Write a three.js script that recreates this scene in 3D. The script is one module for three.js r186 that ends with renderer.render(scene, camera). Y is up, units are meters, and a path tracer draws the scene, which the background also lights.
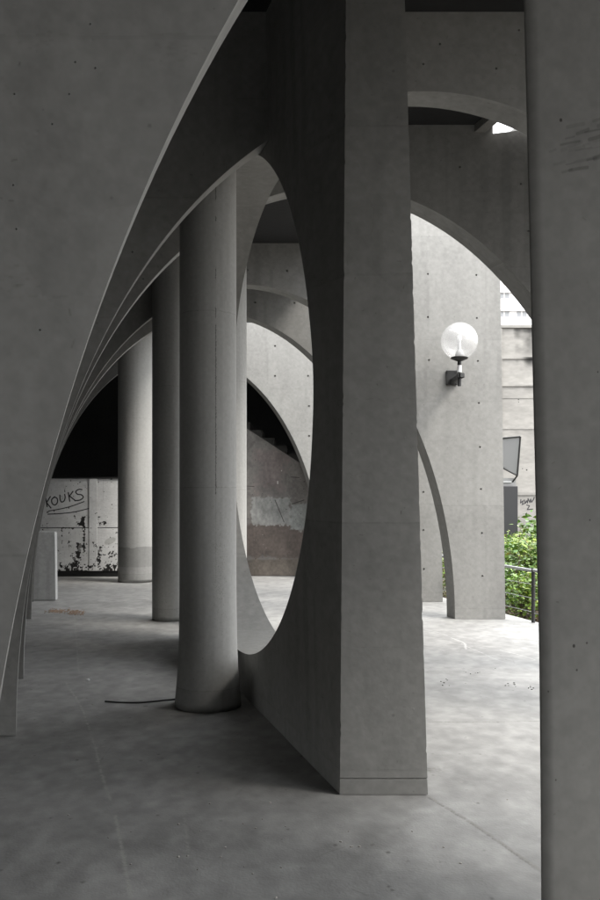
import * as THREE from 'three';
import { mergeGeometries, toCreasedNormals } from 'three/addons/utils/BufferGeometryUtils.js';
import { RoundedBoxGeometry } from 'three/addons/geometries/RoundedBoxGeometry.js';

// ---------------------------------------------------------------- camera, sky, sun, exposure
const scene = new THREE.Scene();
const EYE = new THREE.Vector3(-0.764, 1.5, 5.556), FPX = 900, HORIZON = 493;   // the photograph is 600 x 900 pixels
const camera = new THREE.PerspectiveCamera(2 * Math.atan(450 / FPX) * 180 / Math.PI, 600 / 900, 0.05, 600);
camera.position.copy(EYE);
camera.lookAt(EYE.x, EYE.y, EYE.z - 10);
camera.setViewOffset(600, 900, 0, 450 - HORIZON, 600, 900);                    // level camera, lens shifted up

const SKY = (() => {                                                           // even overcast, brighter overhead
  const w = 64, h = 32, a = new Float32Array(w * h * 4);
  for (let j = 0; j < h; j++) for (let i = 0; i < w; i++) {
    const el = ((j + 0.5) / h - 0.5) * Math.PI, s = Math.max(0, Math.sin(el)), L = 1.0 * (1 + 1.3 * s) / 2.3 * 1.5, k = (j * w + i) * 4;
    a[k] = L * 0.985; a[k + 1] = L; a[k + 2] = L * 1.02; a[k + 3] = 1;
  }
  const t = new THREE.DataTexture(a, w, h, THREE.RGBAFormat, THREE.FloatType);
  t.mapping = THREE.EquirectangularReflectionMapping; t.magFilter = THREE.LinearFilter; t.needsUpdate = true;
  return t;
})();
scene.background = SKY; scene.environment = SKY;
const sun = new THREE.DirectionalLight(0xfff9f0, 1.1);
sun.position.set(18, 23, 5); sun.target.position.set(2, 0, -4);
sun.castShadow = true; sun.shadow.radius = 40; sun.shadow.mapSize.set(2048, 2048);
Object.assign(sun.shadow.camera, { left: -20, right: 20, top: 20, bottom: -20, near: 1, far: 80 });
scene.add(sun, sun.target);

const renderer = new THREE.WebGLRenderer({ antialias: true });
renderer.toneMapping = THREE.LinearToneMapping;
renderer.toneMappingExposure = 4.5;
renderer.shadowMap.enabled = true;

// ---------------------------------------------------------------- helpers
let seed = 7;
const rnd = () => { seed = (seed + 0x6d2b79f5) | 0; let t = Math.imul(seed ^ (seed >>> 15), 1 | seed); t = (t + Math.imul(t ^ (t >>> 7), 61 | t)) ^ t; return ((t ^ (t >>> 14)) >>> 0) / 4294967296; };
const rr = (a, b) => a + (b - a) * rnd();
const SKEW = 0.28;                                    // the bays of the structure run askew to its cross walls
const S = (a, y, d) => new THREE.Vector3(EYE.x + a - SKEW * d, y, EYE.z - d);           // a across the arches, d metres along the bays
const P = (px, py, d) => new THREE.Vector3(EYE.x + (px - 300) / FPX * d, EYE.y - (py - HORIZON) / FPX * d, EYE.z - d);
const A = (px, d) => (px - 48) / FPX * d;             // pixel column -> a on the plane d
const Yp = (py, d) => EYE.y - (py - HORIZON) / FPX * d;
const taken = {};
const numbered = (n) => { const k = taken[n] = (taken[n] ?? -1) + 1; return k ? `${n}_${String(k).padStart(3, '0')}` : n; };
function tag(o, label, category, group, kind) {
  if (label) o.userData.label = label; if (category) o.userData.category = category;
  if (group) o.userData.group = group; if (kind) o.userData.kind = kind; return o;
}
function thing(name, label, category, pos, group) {
  const o = new THREE.Group(); o.name = numbered(name); o.position.copy(pos); scene.add(o);
  return tag(o, label, category, group);
}
function part(root, name, geo, mat, local = false) {   // geo in world coordinates unless local
  if (!local) { root.updateWorldMatrix(true, false); geo = geo.clone().applyMatrix4(root.matrixWorld.clone().invert()); }
  const m = new THREE.Mesh(geo, mat); m.name = name; m.castShadow = m.receiveShadow = true; root.add(m); return m;
}
function structure(name, geo, mat, label, category) {
  const m = new THREE.Mesh(geo, mat); m.name = numbered(name); m.castShadow = m.receiveShadow = true; scene.add(m);
  return tag(m, label, category, null, 'structure');
}
function uvBox(geo, du = 0, dv = 0) {
  const p = geo.attributes.position, n = geo.attributes.normal, uv = new Float32Array(p.count * 2);
  for (let i = 0; i < p.count; i++) {
    const ax = Math.abs(n.getX(i)), ay = Math.abs(n.getY(i)), az = Math.abs(n.getZ(i));
    let u, v;
    if (ay > ax && ay > az) { u = p.getX(i); v = p.getZ(i); } else if (ax > az) { u = p.getZ(i); v = p.getY(i); } else { u = p.getX(i); v = p.getY(i); }
    uv[2 * i] = u + du; uv[2 * i + 1] = v + dv;
  }
  geo.setAttribute('uv', new THREE.BufferAttribute(uv, 2)); return geo;
}
function finish(geo, crease = 0.55) {
  let g = geo.index ? geo.toNonIndexed() : geo; g.computeVertexNormals();
  g = toCreasedNormals(g, crease); return uvBox(g, rr(0, 3), 0);
}
function box(x0, x1, y0, y1, z0, z1) {
  const g = new THREE.BoxGeometry(x1 - x0, y1 - y0, z1 - z0); g.translate((x0 + x1) / 2, (y0 + y1) / 2, (z0 + z1) / 2); return g;
}
function skewBox(a0, a1, y0, y1, d0, d1) {              // a box of the structure's grid
  const g = box(a0, a1, y0, y1, -d1, -d0).toNonIndexed(), p = g.attributes.position;
  for (let i = 0; i < p.count; i++) { const v = S(p.getX(i), p.getY(i), -p.getZ(i)); p.setXYZ(i, v.x, v.y, v.z); }
  return finish(g, 0.3);
}
const tube = (pts, r, seg = 24, rad = 8) => new THREE.TubeGeometry(new THREE.CatmullRomCurve3(pts), seg, r, rad);
function bar(p, q, r, rad = 8) {
  const d = new THREE.Vector3().subVectors(q, p), g = new THREE.CylinderGeometry(r, r, d.length(), rad);
  g.applyQuaternion(new THREE.Quaternion().setFromUnitVectors(new THREE.Vector3(0, 1, 0), d.clone().normalize()));
  g.translate((p.x + q.x) / 2, (p.y + q.y) / 2, (p.z + q.z) / 2); return g;
}

// ---------------------------------------------------------------- textures
function latticeNoise(n, s) {                           // periodic value noise, n cells a side
  const t = new Float32Array(n * n); let q = s * 7919 + 17;
  for (let i = 0; i < t.length; i++) { q = (Math.imul(q, 1664525) + 1013904223) | 0; t[i] = ((q >>> 8) & 0xffff) / 65535; }
  return (u, v) => {
    const x = u * n, y = v * n, xi = Math.floor(x), yi = Math.floor(y), fx = x - xi, fy = y - yi;
    const sx = fx * fx * (3 - 2 * fx), sy = fy * fy * (3 - 2 * fy), m = (k) => ((k % n) + n) % n;
    const a = t[m(yi) * n + m(xi)], b = t[m(yi) * n + m(xi + 1)], c = t[m(yi + 1) * n + m(xi)], d = t[m(yi + 1) * n + m(xi + 1)];
    return a + (b - a) * sx + (c - a) * sy + (a - b - c + d) * sx * sy - 0.5;
  };
}
function fbm(base, oct, s, fall = 0.55) {
  const L = []; for (let o = 0; o < oct; o++) L.push([latticeNoise(base << o, s + o * 31), fall ** o]);
  return (u, v) => { let r = 0; for (const [f, w] of L) r += f(u, v) * w; return r; };
}
const texOf = (t, srgb, rep) => { t.magFilter = THREE.LinearFilter; t.minFilter = THREE.LinearMipmapLinearFilter; t.generateMipmaps = true; t.wrapS = t.wrapT = THREE.RepeatWrapping; if (srgb) t.colorSpace = THREE.SRGBColorSpace; if (rep) t.repeat.set(rep[0], rep[1]); t.needsUpdate = true; return t; };
function fieldTex(w, h, f, srgb, rep) {                 // f(u, v) -> [r, g, b] 0..1
  const a = new Uint8Array(w * h * 4);
  for (let j = 0; j < h; j++) for (let i = 0; i < w; i++) {
    const c = f(i / w, j / h), k = (j * w + i) * 4;
    for (let q = 0; q < 3; q++) a[k + q] = Math.max(0, Math.min(255, c[q] * 255)); a[k + 3] = 255;
  }
  return texOf(new THREE.DataTexture(a, w, h), srgb, rep);
}
function paintTex(w, h, f, draw) {                      // a canvas: base field, then drawing; first canvas row is the top
  const c = document.createElement('canvas'); c.width = w; c.height = h; const g = c.getContext('2d'), im = g.createImageData(w, h);
  for (let j = 0; j < h; j++) for (let i = 0; i < w; i++) { const q = f(i / w, j / h), k = (j * w + i) * 4; for (let n = 0; n < 3; n++) im.data[k + n] = Math.max(0, Math.min(255, q[n] * 255)); im.data[k + 3] = 255; }
  g.putImageData(im, 0, 0); if (draw) draw(g, w, h);
  return texOf(new THREE.CanvasTexture(c), true);
}
const pits = []; for (let i = 0; i < 130; i++) pits.push([rnd(), rnd(), rr(0.0005, 0.0015) * (rnd() < 0.12 ? 1.7 : 1)]);
const pitGrid = (() => { const n = 1024, a = new Float32Array(n * n); for (const [u, v, r] of pits) { const R = Math.ceil(r * n) + 1; for (let y = -R; y <= R; y++) for (let x = -R; x <= R; x++) { const q = Math.hypot(x, y) / (r * n); if (q < 1) { const X = (Math.round(u * n) + x + n) % n, Y = (Math.round(v * n) + y + n) % n; a[Y * n + X] = Math.max(a[Y * n + X], 1 - q * q * 0.6); } } } return (u, v) => a[(Math.floor(v * n) % n) * n + (Math.floor(u * n) % n)]; })();
const nBig = fbm(3, 4, 1), nMid = fbm(9, 4, 5), nFine = fbm(96, 3, 9), nStreak = fbm(1, 3, 14);
const nDrip = latticeNoise(40, 83), streakN = latticeNoise(60, 77), streakM = latticeNoise(24, 79);
const TILE = 3.2;
const concreteMap = paintTex(1024, 1024, (u, v) => {
  let g = 0.87 + 0.026 * nBig(u, v) + 0.012 * nMid(u, v) + 0.055 * nFine(u, v) + 0.03 * streakN(u, Math.floor(v * 3) / 3) + 0.03 * streakM(u, v * 0.1);
  const jl = Math.min(Math.abs((v * 2.6) % 1 - 0.5)); if (jl < 0.004) g -= 0.035 * (0.6 + nMid(u * 3, v));
  const board = Math.floor(v * 2.6 + 0.5) % 3; g += [0, 0.012, -0.014][board];
  const dr = nDrip(u, v * 0.06) + 0.5 * nDrip(u * 2, v * 0.2); if (dr > 0.2) g -= Math.min(0.03, (dr - 0.2) * 0.15); const pa = nBig(u + 0.37, v + 0.21); if (pa > 0.12) g += 0.018;
  g -= 0.13 * pitGrid(u, v);
  return [g, g, g * 0.99];
}, (c, w) => {                                            // nicks, rubbed spots, hairline cracks and shutter marks
  c.lineCap = 'round';
  for (let i = 0; i < 420; i++) { const x = rr(0, w), y = rr(0, w), t = rnd() < 0.5 ? rr(-0.3, 0.3) : rr(1.2, 2.0), l = rr(1, 7); c.globalAlpha = rr(0.12, 0.45); c.strokeStyle = rnd() < 0.55 ? '#fbfaf4' : '#57544d'; c.lineWidth = rr(0.5, 1.3); c.beginPath(); c.moveTo(x, y); c.lineTo(x + Math.cos(t) * l, y + Math.sin(t) * l); c.stroke(); }
  for (let i = 0; i < 26; i++) { let x = rr(0, w), y = rr(0, w), t = rr(0, 7); c.globalAlpha = rr(0.08, 0.2); c.strokeStyle = '#4f4c46'; c.lineWidth = 0.7; c.beginPath(); c.moveTo(x, y); for (let k = 0; k < 14; k++) { t += rr(-0.6, 0.6); x += Math.cos(t) * rr(2, 8); y += Math.sin(t) * rr(2, 8); c.lineTo(x, y); } c.stroke(); }
  for (let i = 0; i < 46; i++) { const x = rr(0, w), y = rr(0, w); c.fillStyle = rnd() < 0.5 ? '#f6f5f0' : '#8d8a82'; for (let k = 0; k < 40; k++) { c.globalAlpha = rr(0.03, 0.14); c.fillRect(x + (rnd() + rnd() - 1) * 22, y + (rnd() + rnd() - 1) * 14, rr(1, 5), rr(0.6, 2)); } }
  for (const k of [0.19, 0.385, 0.577, 0.77, 0.96]) for (let x = 0; x < w; x += 6) { c.globalAlpha = rr(0, 0.16); c.fillStyle = rnd() < 0.6 ? '#6f6c65' : '#ffffff'; c.fillRect(x, k * w + rr(-0.6, 0.6), 7, 1.1); }
  c.globalAlpha = 1;
});
concreteMap.repeat.set(1 / TILE, 1 / TILE);
const concreteBump = fieldTex(1024, 1024, (u, v) => { const g = 0.62 + 0.28 * nFine(u, v) + 0.16 * nMid(u, v) - 0.3 * pitGrid(u, v); return [g, g, g]; }, false, [1 / TILE, 1 / TILE]);
const lin = (r, g = r, b = r) => new THREE.Color().setRGB(r, g, b);
const std = (o) => new THREE.MeshStandardMaterial({ roughness: 0.9, metalness: 0, ...o });
const concrete = (r, g, b) => std({ color: lin(r, g, b), map: concreteMap, bumpMap: concreteBump, bumpScale: 0.002, roughness: 0.92 });
const M = {
  wall: concrete(0.314, 0.31, 0.302), pillar: concrete(0.305, 0.30, 0.29), pier: concrete(0.305, 0.30, 0.29), slab: concrete(0.022, 0.022, 0.023),  // slab near-black: the shade under the deck is put into its colour
  retaining: concrete(0.11, 0.11, 0.107), hollowShade: concrete(0.06, 0.06, 0.062), block: concrete(0.46, 0.46, 0.46), step: concrete(0.045, 0.043, 0.04),  // shade of the hollow put into its dark greys; unseen walls darkened against bounce
  rail: std({ color: lin(0.34, 0.35, 0.35), roughness: 0.5, metalness: 0.3 }), ironDark: std({ color: lin(0.03), roughness: 0.5, metalness: 0.3 }), ironGrey: std({ color: lin(0.45, 0.46, 0.46), roughness: 0.45, metalness: 0.5 }),
};

// ---------------------------------------------------------------- ground and floor
const earthMap = fieldTex(512, 512, (u, v) => { const g = 0.52 + 0.35 * nMid(u, v) + 0.35 * nFine(u, v); return [g, g * 0.92, g * 0.8]; }, true, [0.5, 0.5]);
{
  const g = new THREE.PlaneGeometry(900, 900); g.rotateX(-Math.PI / 2); g.translate(0, -0.16, -150);
  structure('ground', uvBox(g), std({ color: lin(0.16, 0.145, 0.12), map: earthMap, roughness: 1 }), 'brown earth ground around the concrete structure', 'ground');
}
// the floor, with the marks that lie on it where the photograph shows them
const FX0 = -6.5, FX1 = 7.5, FZ0 = 6.5, FZ1 = -11.5;
const floorPt = (px, py) => { const d = FPX * 1.5 / (py - HORIZON); return [EYE.x + (px - 300) / FPX * d, EYE.z - d]; };
const fBig = fbm(5, 5, 41), fMid = fbm(24, 4, 43), fFine = fbm(170, 3, 47), fPatch = fbm(11, 4, 49), fStr = fbm(16, 4, 53);
const floorMap = paintTex(2048, 2048, (u, v) => {
  let g = 0.80 + 0.03 * fBig(u, v) + 0.015 * fMid(u, v) + 0.13 * fFine(u, v) + 0.015 * fStr(u * 0.3, v * 2) + 0.018 * fMid(u * 0.25 + 0.3, v * 1.5);
  const p = fPatch(u, v); if (p > 0.3) g -= Math.min(0.05, (p - 0.3) * 0.6); if (p < -0.34) g += Math.min(0.05, (-0.34 - p) * 0.5);
  return [g, g * 0.996, g * 0.985];
}, (c, w, h) => {
  const q = (px, py) => { const [x, z] = floorPt(px, py); return [(x - FX0) / (FX1 - FX0) * w, (FZ0 - z) / (FZ0 - FZ1) * h]; };
  const broken = (pts, col, lw, gap = 0.25, jit = 1.2) => {
    const cv = new THREE.CatmullRomCurve3(pts.map(([x, y]) => { const [a, b] = q(x, y); return new THREE.Vector3(a, b, 0); })), n = 220; c.lineCap = 'round';
    for (let i = 0; i < n; i++) { if (rnd() < gap) continue; const a = cv.getPoint(i / n), b = cv.getPoint((i + 1) / n); c.strokeStyle = col; c.lineWidth = lw * rr(0.5, 1.2); c.globalAlpha = rr(0.25, 0.8); c.beginPath(); c.moveTo(a.x + rr(-jit, jit), a.y + rr(-jit, jit)); c.lineTo(b.x, b.y); c.stroke(); } c.globalAlpha = 1;
  };
  broken([[74, 612], [77, 650], [79, 676]], '#f2f0ea', 1.6, 0.4);
  broken([[65, 682], [80, 705], [92, 737], [102, 775], [110, 800]], '#f2f0ea', 1.8, 0.35);
  broken([[115, 815], [122, 850], [131, 898]], '#f2f0ea', 1.6, 0.35);
  broken([[182, 790], [186, 830], [188, 850]], '#e8e6e0', 1.2, 0.6);
  broken([[424, 629], [440, 633], [452, 638], [466, 646], [480, 652], [498, 660], [520, 666]], '#f4f4f2', 1.7, 0.25, 0.9);
  broken([[452, 638], [464, 643], [466, 649]], '#f4f4f2', 2.0, 0.2, 1.6);
  broken([[500, 650], [520, 655], [536, 660]], '#f4f4f0', 1.4, 0.5);
  broken([[428, 796], [455, 812], [480, 828], [510, 849], [540, 870], [575, 896]], '#bdbbb5', 2.0, 0.2, 0.6);
  broken([[428, 797.5], [455, 813.5], [480, 829.5], [510, 850.5], [540, 871.5], [575, 897]], '#77756f', 1.0, 0.4, 0.4);
  broken([[428, 722], [480, 722], [540, 721]], '#8a8883', 1.0, 0.3, 0.5);
  for (let i = 0; i < 9000; i++) { c.globalAlpha = rr(0.1, 0.5); c.fillStyle = rnd() < 0.6 ? '#f4f2ea' : '#3b3935'; c.beginPath(); c.arc(rr(0, w), rr(0, h), rr(0.4, 1.3), 0, 7); c.fill(); }
  for (let i = 0; i < 40; i++) { let x = rr(0, w), y = rr(0, h), t = rr(0, 7); c.globalAlpha = rr(0.04, 0.12); c.strokeStyle = '#4a4843'; c.lineWidth = rr(0.6, 1.1); c.beginPath(); c.moveTo(x, y); for (let k = 0; k < 14; k++) { t += rr(-0.5, 0.5); x += Math.cos(t) * rr(3, 9); y += Math.sin(t) * rr(3, 9); c.lineTo(x, y); } c.stroke(); }
  for (let i = 0; i < 90; i++) { const x = rr(0, w), y = rr(0, h), R = rr(6, 26), dk = rnd() < 0.6; c.fillStyle = dk ? '#6d6a64' : '#f2f0ea'; for (let k = 0; k < 120; k++) { c.globalAlpha = rr(0.04, 0.2); c.fillRect(x + (rnd() + rnd() - 1) * R * 1.8, y + (rnd() + rnd() - 1) * R, rr(0.8, 3.2), rr(0.8, 2)); } }
  for (let i = 0; i < 700; i++) { c.globalAlpha = rr(0.06, 0.26); c.strokeStyle = rnd() < 0.5 ? '#f4f2ea' : '#4b4945'; c.lineWidth = rr(0.5, 1.2); const x = rr(0, w), y = rr(0, h), t = rr(0, 7), l = rr(6, 50); c.beginPath(); c.moveTo(x, y); c.quadraticCurveTo(x + Math.cos(t) * l * 0.5 + rr(-5, 5), y + Math.sin(t) * l * 0.5, x + Math.cos(t) * l, y + Math.sin(t) * l); c.stroke(); }
  c.globalAlpha = 1;
});
const nGrit = fbm(220, 2, 71);
const floorBump = fieldTex(1024, 1024, (u, v) => { const g = 0.6 + 0.5 * nGrit(u, v) + 0.15 * nFine(u, v) - 0.4 * pitGrid(u, v); return [g, g, g]; }, false, [8, 10]);
{
  const g = skewBox(-3.2, 5.68, -0.3, 0, -12, 19.9), p = g.attributes.position, uv = g.attributes.uv;
  for (let i = 0; i < p.count; i++) uv.setXY(i, (p.getX(i) - FX0) / (FX1 - FX0), 1 - (FZ0 - p.getZ(i)) / (FZ0 - FZ1));
  structure('floor', g, std({ color: lin(0.40, 0.40, 0.398), map: floorMap, bumpMap: floorBump, bumpScale: 0.0007, roughness: 0.55 }), 'worn grey concrete floor under the arches', 'floor');
}

// ---------------------------------------------------------------- slab overhead with edges set for the light, and walls added outside the frame
const TOP = 4.47;
{
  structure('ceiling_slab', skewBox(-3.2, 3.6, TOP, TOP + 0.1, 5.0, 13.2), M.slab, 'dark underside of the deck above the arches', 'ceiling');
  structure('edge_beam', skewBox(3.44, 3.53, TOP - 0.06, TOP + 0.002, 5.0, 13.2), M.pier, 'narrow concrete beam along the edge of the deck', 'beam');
  structure('ceiling_slab', skewBox(-3.2, 4.5, TOP, TOP + 0.3, -9, 5.0), M.slab, 'dark underside of the deck over the viewpoint', 'ceiling');  // stretched out of view to cut light from behind and from the right
  structure('ceiling_slab', skewBox(-3.2, 2.5, TOP, TOP + 0.3, 13.2, 15.9), M.slab, 'dark underside of the deck before the end of the arcade', 'ceiling');  // edge drawn in so that sky light reaches the hoarding
  structure('ceiling_slab', skewBox(-3.2, 6.0, TOP, TOP + 0.3, 15.9, 19.9), M.slab, 'dark underside of the deck over the stair', 'ceiling');  // widened to keep sky light out of the hollow
  structure('ceiling_slab', skewBox(3.601, 5.9, TOP + 0.001, TOP + 0.1, 5.0, 7.2), M.slab, 'added strip of deck beyond the beam keeping sky light off the arches', 'ceiling');  // added over this bay to hold off the sky, width tuned for that
  const b = thing('added_back_wall', 'unseen concrete wall added behind the viewpoint to cut the light', 'wall', S(0, 0, -6));
  part(b, 'wall_body', skewBox(-2.79, 2.2, 0.004, TOP - 0.002, -6.3, -6), M.retaining);  // unseen, put in to weaken the light from behind
  const t = thing('unseen_side_wall', 'unseen concrete wall at the left with gaps shaped for the light', 'wall', S(-2.9, 0, 8));
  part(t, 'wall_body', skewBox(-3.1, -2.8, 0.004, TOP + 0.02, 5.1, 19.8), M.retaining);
  part(t, 'wall_body', skewBox(-3.1, -2.8, 0.004, TOP + 0.02, -4.5, 2.7), M.retaining);  // stops short of the wall behind, leaving a gap for light
  part(t, 'wall_over_gap', skewBox(-3.1, -2.8, 0.55, TOP + 0.02, 2.701, 5.099), M.retaining);   // low gap added to let light onto floor and pillar
}

// ---------------------------------------------------------------- the cross walls with their elliptical arches
const CX = 2.32, RX = 2.52, RY = 3.98, TH = 0.22;
function archOutline(holes, r = 0.0135, right = TOP + 0.02, notch = false) {
  const s = new THREE.Shape();
  s.moveTo(-0.85, 0.003); s.lineTo(CX - RX, 0.003);
  const n = 120; let cut = 0;
  for (let i = 1; i < n; i++) {
    const t = Math.PI * (1 - i / n), x = CX + RX * Math.cos(t), e = (q) => RY * Math.sqrt(1 - ((q - CX) / RX) ** 2), n0 = 1.367, n1 = 1.784, f0 = (y) => 1.454 - 0.023 * y, f1 = (y) => f0(y) + 0.412;
    if (notch && x > n0 && !cut) { const y0 = e(n0), y1 = e(n1); s.lineTo(f0(y0), y0); s.lineTo(f0(4.25), 4.25); s.lineTo(f1(4.25), 4.25); s.lineTo(f1(y1), y1); cut = 1; }   // left open for the lengthwise wall it meets
    if (notch && x > n0 - 0.01 && x < n1 + 0.01) continue;
    s.lineTo(x, RY * Math.sin(t));
  }
  s.lineTo(CX + RX, 0.003); s.lineTo(5.44, 0.003); s.lineTo(5.36, right); if (right > TOP + 0.1) { s.lineTo(3.64, right); s.lineTo(3.64, TOP + 0.02); } if (notch > 1) { s.lineTo(3.82, TOP + 0.02); s.lineTo(3.8, 4.425); s.lineTo(3.59, 4.40); s.lineTo(3.59, TOP + 0.02); } s.lineTo(-0.85, TOP + 0.02); s.closePath();
  for (const [x, y] of holes || []) { const h = new THREE.Path(); h.absarc(x, y, r, 0, Math.PI * 2, true); s.holes.push(h); }
  return s;
}
function archWall(d0, holesPx, label, mat = M.wall) {
  const holes = holesPx.map(([x, y]) => [A(x, d0), Yp(y, d0)]);
  const layer = (shape, f, b) => {
    const g = new THREE.ExtrudeGeometry(shape, { depth: b - f, bevelEnabled: false, curveSegments: 8 }), p = g.attributes.position;
    for (let i = 0; i < p.count; i++) { const v = S(p.getX(i), p.getY(i), d0 + b - p.getZ(i)); p.setXYZ(i, v.x, v.y, v.z); }
    return g;
  };
  const t = thing('arch_wall', label, 'wall', S(CX, 0, d0), 'concrete cross walls with elliptical arches');
  part(t, 'wall_body', finish(layer(archOutline([], 0, d0 > 10 ? 5.3 : undefined, d0 > 5 && d0 < 8 ? (d0 > 7 ? 2 : 1) : 0), 0.032, TH), 0.4), mat);
  part(t, 'wall_face', finish(layer(archOutline(holes, d0 * 0.0011, d0 > 10 ? 5.3 : undefined, d0 > 5 && d0 < 8 ? (d0 > 7 ? 2 : 1) : 0), 0, 0.0318), 0.4), mat);
  return t;
}
archWall(2.14, [[75, 62], [95, 68], [14, 94], [69, 94], [52, 124], [13, 185], [16, 229], [90, 24], [40, 330]], 'arched concrete wall whose broad left haunch stands alone in front of the pillar', M.wall);
archWall(5.556, [[423.3, 64], [496.5, 68.5], [519, 30], [132, 252], [440, 44]], 'arched concrete wall crossing over the central pillar just below the dark deck');
archWall(7.26, [[460, 167], [521, 184], [528.5, 231], [143, 279], [318, 120]], 'shadowed arched concrete wall between the central pillar and the globe lamp wall');
archWall(10.7, [[428, 274], [476.5, 275], [428, 317], [477, 318], [429, 360], [478, 361], [479, 403], [480, 447], [481, 489], [482, 533], [482.5, 576], [247.5, 270], [287, 271], [388, 275], [330, 271]], 'sunlit arched concrete wall that carries the globe lamp');
archWall(12.4, [[255, 302.5], [294.5, 303], [423.5, 492], [423.5, 530], [424, 569], [335, 304], [414, 390]], 'arched concrete wall directly behind the globe lamp wall');
archWall(15.8, [[275, 346], [275, 376], [308, 376], [309, 406], [309, 436], [242, 346]], 'arched concrete wall in front of the stair and the graffiti hoarding');

// ---------------------------------------------------------------- lengthwise walls with a round opening
const HOLE_D = 2.38, HOLE_Y = 2.115, HOLE_A = 2.08, HOLE_B = 1.805, UNIT = 4.8;
function piercedWall(d0, shift, label) {
  const rim = [], ys = [0.077, 0.081, 0.085];
  for (let y = 0.02; y < TOP; y += rr(0.012, 0.03)) if (Math.abs(y - 0.081) > 0.012) ys.push(y);
  ys.push(TOP + 0.03); ys.sort((p, q) => q - p);
  for (const y of ys) rim.push([Math.abs(y - 0.081) < 0.002 ? 0.008 : 0, y, rr(-0.0007, 0.0005) - (rnd() < 0.07 ? rr(0.0015, 0.005) : 0), rr(-0.0005, 0.0005) - (rnd() < 0.08 ? rr(0.0015, 0.004) : 0)]);
  const n = 44; for (let i = 0; i <= n; i++) rim.push([UNIT * i / n, 0.003, 0, 0]);
  for (let i = 1; i < n; i++) rim.push([UNIT, 0.003 + (TOP + 0.027) * i / n, 0, 0]);
  for (let i = n; i > 0; i--) rim.push([UNIT * i / n, TOP + 0.03, 0, 0]);
  const at = (d, y, w, c) => {                            // w: 0 on the near face, 1 on the far face
    const k = Math.min(1, Math.max(0, d / 0.35)), q = k * k * (3 - 2 * k);
    let left = 1.45 + (0.0075 * (1 - q) - 0.023 * q) * y, right = left + (0.437 - 0.0365 * y) * (1 - q) + 0.42 * q;
    if (c) { left -= c[3]; right += c[2]; }
    return S(shift + left + w * (right - left), y, d0 + d);
  };
  const rows = [0, 0.06, 0.15, 0.3, 0.5, 0.7, 0.85, 0.94, 1], pos = [], N = rim.length, quad = (p, q, r, t) => { for (const v of [p, q, r, p, r, t]) pos.push(v.x, v.y, v.z); };
  const inner = rim.map(([d, y]) => { const t = Math.atan2((y - HOLE_Y) / HOLE_B, (d - HOLE_D) / HOLE_A); return [HOLE_D + HOLE_A * Math.cos(t), HOLE_Y + HOLE_B * Math.sin(t)]; });
  const pt = (i, r, w) => { i %= N; const o = rim[i], e = inner[i], u = rows[r]; return at(e[0] + (o[0] - e[0]) * u, e[1] + (o[1] - e[1]) * u, w, u === 1 ? o : null); };
  for (let i = 0; i < N; i++) {
    for (let r = 0; r + 1 < rows.length; r++) { quad(pt(i, r, 0), pt(i, r + 1, 0), pt(i + 1, r + 1, 0), pt(i + 1, r, 0)); quad(pt(i, r, 1), pt(i + 1, r, 1), pt(i + 1, r + 1, 1), pt(i, r + 1, 1)); }
    const L = rows.length - 1; quad(pt(i, L, 0), pt(i, L, 1), pt(i + 1, L, 1), pt(i + 1, L, 0)); quad(pt(i, 0, 0), pt(i + 1, 0, 0), pt(i + 1, 0, 1), pt(i, 0, 1));
  }
  const g = new THREE.BufferGeometry(); g.setAttribute('position', new THREE.Float32BufferAttribute(pos, 3));
  const t = thing('pierced_wall', label, 'wall', S(shift + 1.6, 0, d0));
  part(t, 'wall_body', finish(g, 0.35), M.pillar);
  return t;
}
piercedWall(4.47, 0, 'tapered central pillar wall with a large round opening');

// ---------------------------------------------------------------- round columns
function columnTex(seamBottom, strength, band = 0) {
  const W = 512, H = 2048, nb = fbm(4, 4, 61), nf = fbm(64, 3, 67);
  return paintTex(W, H, (u, v) => {
    const Y = (1 - v) * 4.5; let g = 0.86 + 0.06 * nb(u, v) + 0.04 * nf(u, v * 3) + 0.03 * streakN(u, 0.3);
    g += Y > 1.54 ? 0.012 : 0; g -= Y < 0.15 ? 0.03 : 0; if (band && Y < band + 0.03 * nb(u * 3, 0.2)) g -= Y > band * 0.45 ? 0.13 : 0.06;
    return [g, g * 0.997, g * 0.985];
  }, (c) => {
    const y = (m) => (1 - m / 4.5) * H, x0 = W * 0.5;
    for (let m = 0.9; m < 4.4; m += 0.008) { const on = nb(0.3, m / 4.5) + nf(0.2, m / 4.5) * 0.8; c.globalAlpha = strength * (on > 0.06 && m > seamBottom ? 0.6 : on > -0.06 ? 0.12 : 0.02); c.fillStyle = '#1d1c19'; c.fillRect(x0 + rr(-1, 0.4), y(m), rr(1, on > 0.1 ? 3 : 1.8), 4); }
    c.globalAlpha = 0.3; c.fillStyle = '#4a4844'; for (const m of [1.54, 0.15, 2.75]) for (let x = 0; x < W; x += 4) { c.globalAlpha = rr(0.05, 0.3); c.fillRect(x, y(m) + rr(-1, 1), 4, 1.6); }
    for (let i = 0; i < 900; i++) { const m = 0.95 + rr(-0.3, 0.3) + rr(-0.2, 0.2), x = x0 + rr(-10, 55) * rr(0.3, 1); c.globalAlpha = rr(0.15, 0.6); c.fillStyle = rnd() < 0.72 ? '#f3f1ea' : '#6b6963'; c.fillRect(x, y(m), rr(0.8, 1.6), rr(1, 3)); }
    for (let i = 0; i < 120; i++) { c.globalAlpha = rr(0.2, 0.5); c.fillStyle = '#3c3a36'; c.beginPath(); c.arc(rr(0, W), rr(0, H), rr(0.4, 1.2), 0, 7); c.fill(); }
    c.globalAlpha = 1;
  });
}
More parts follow.
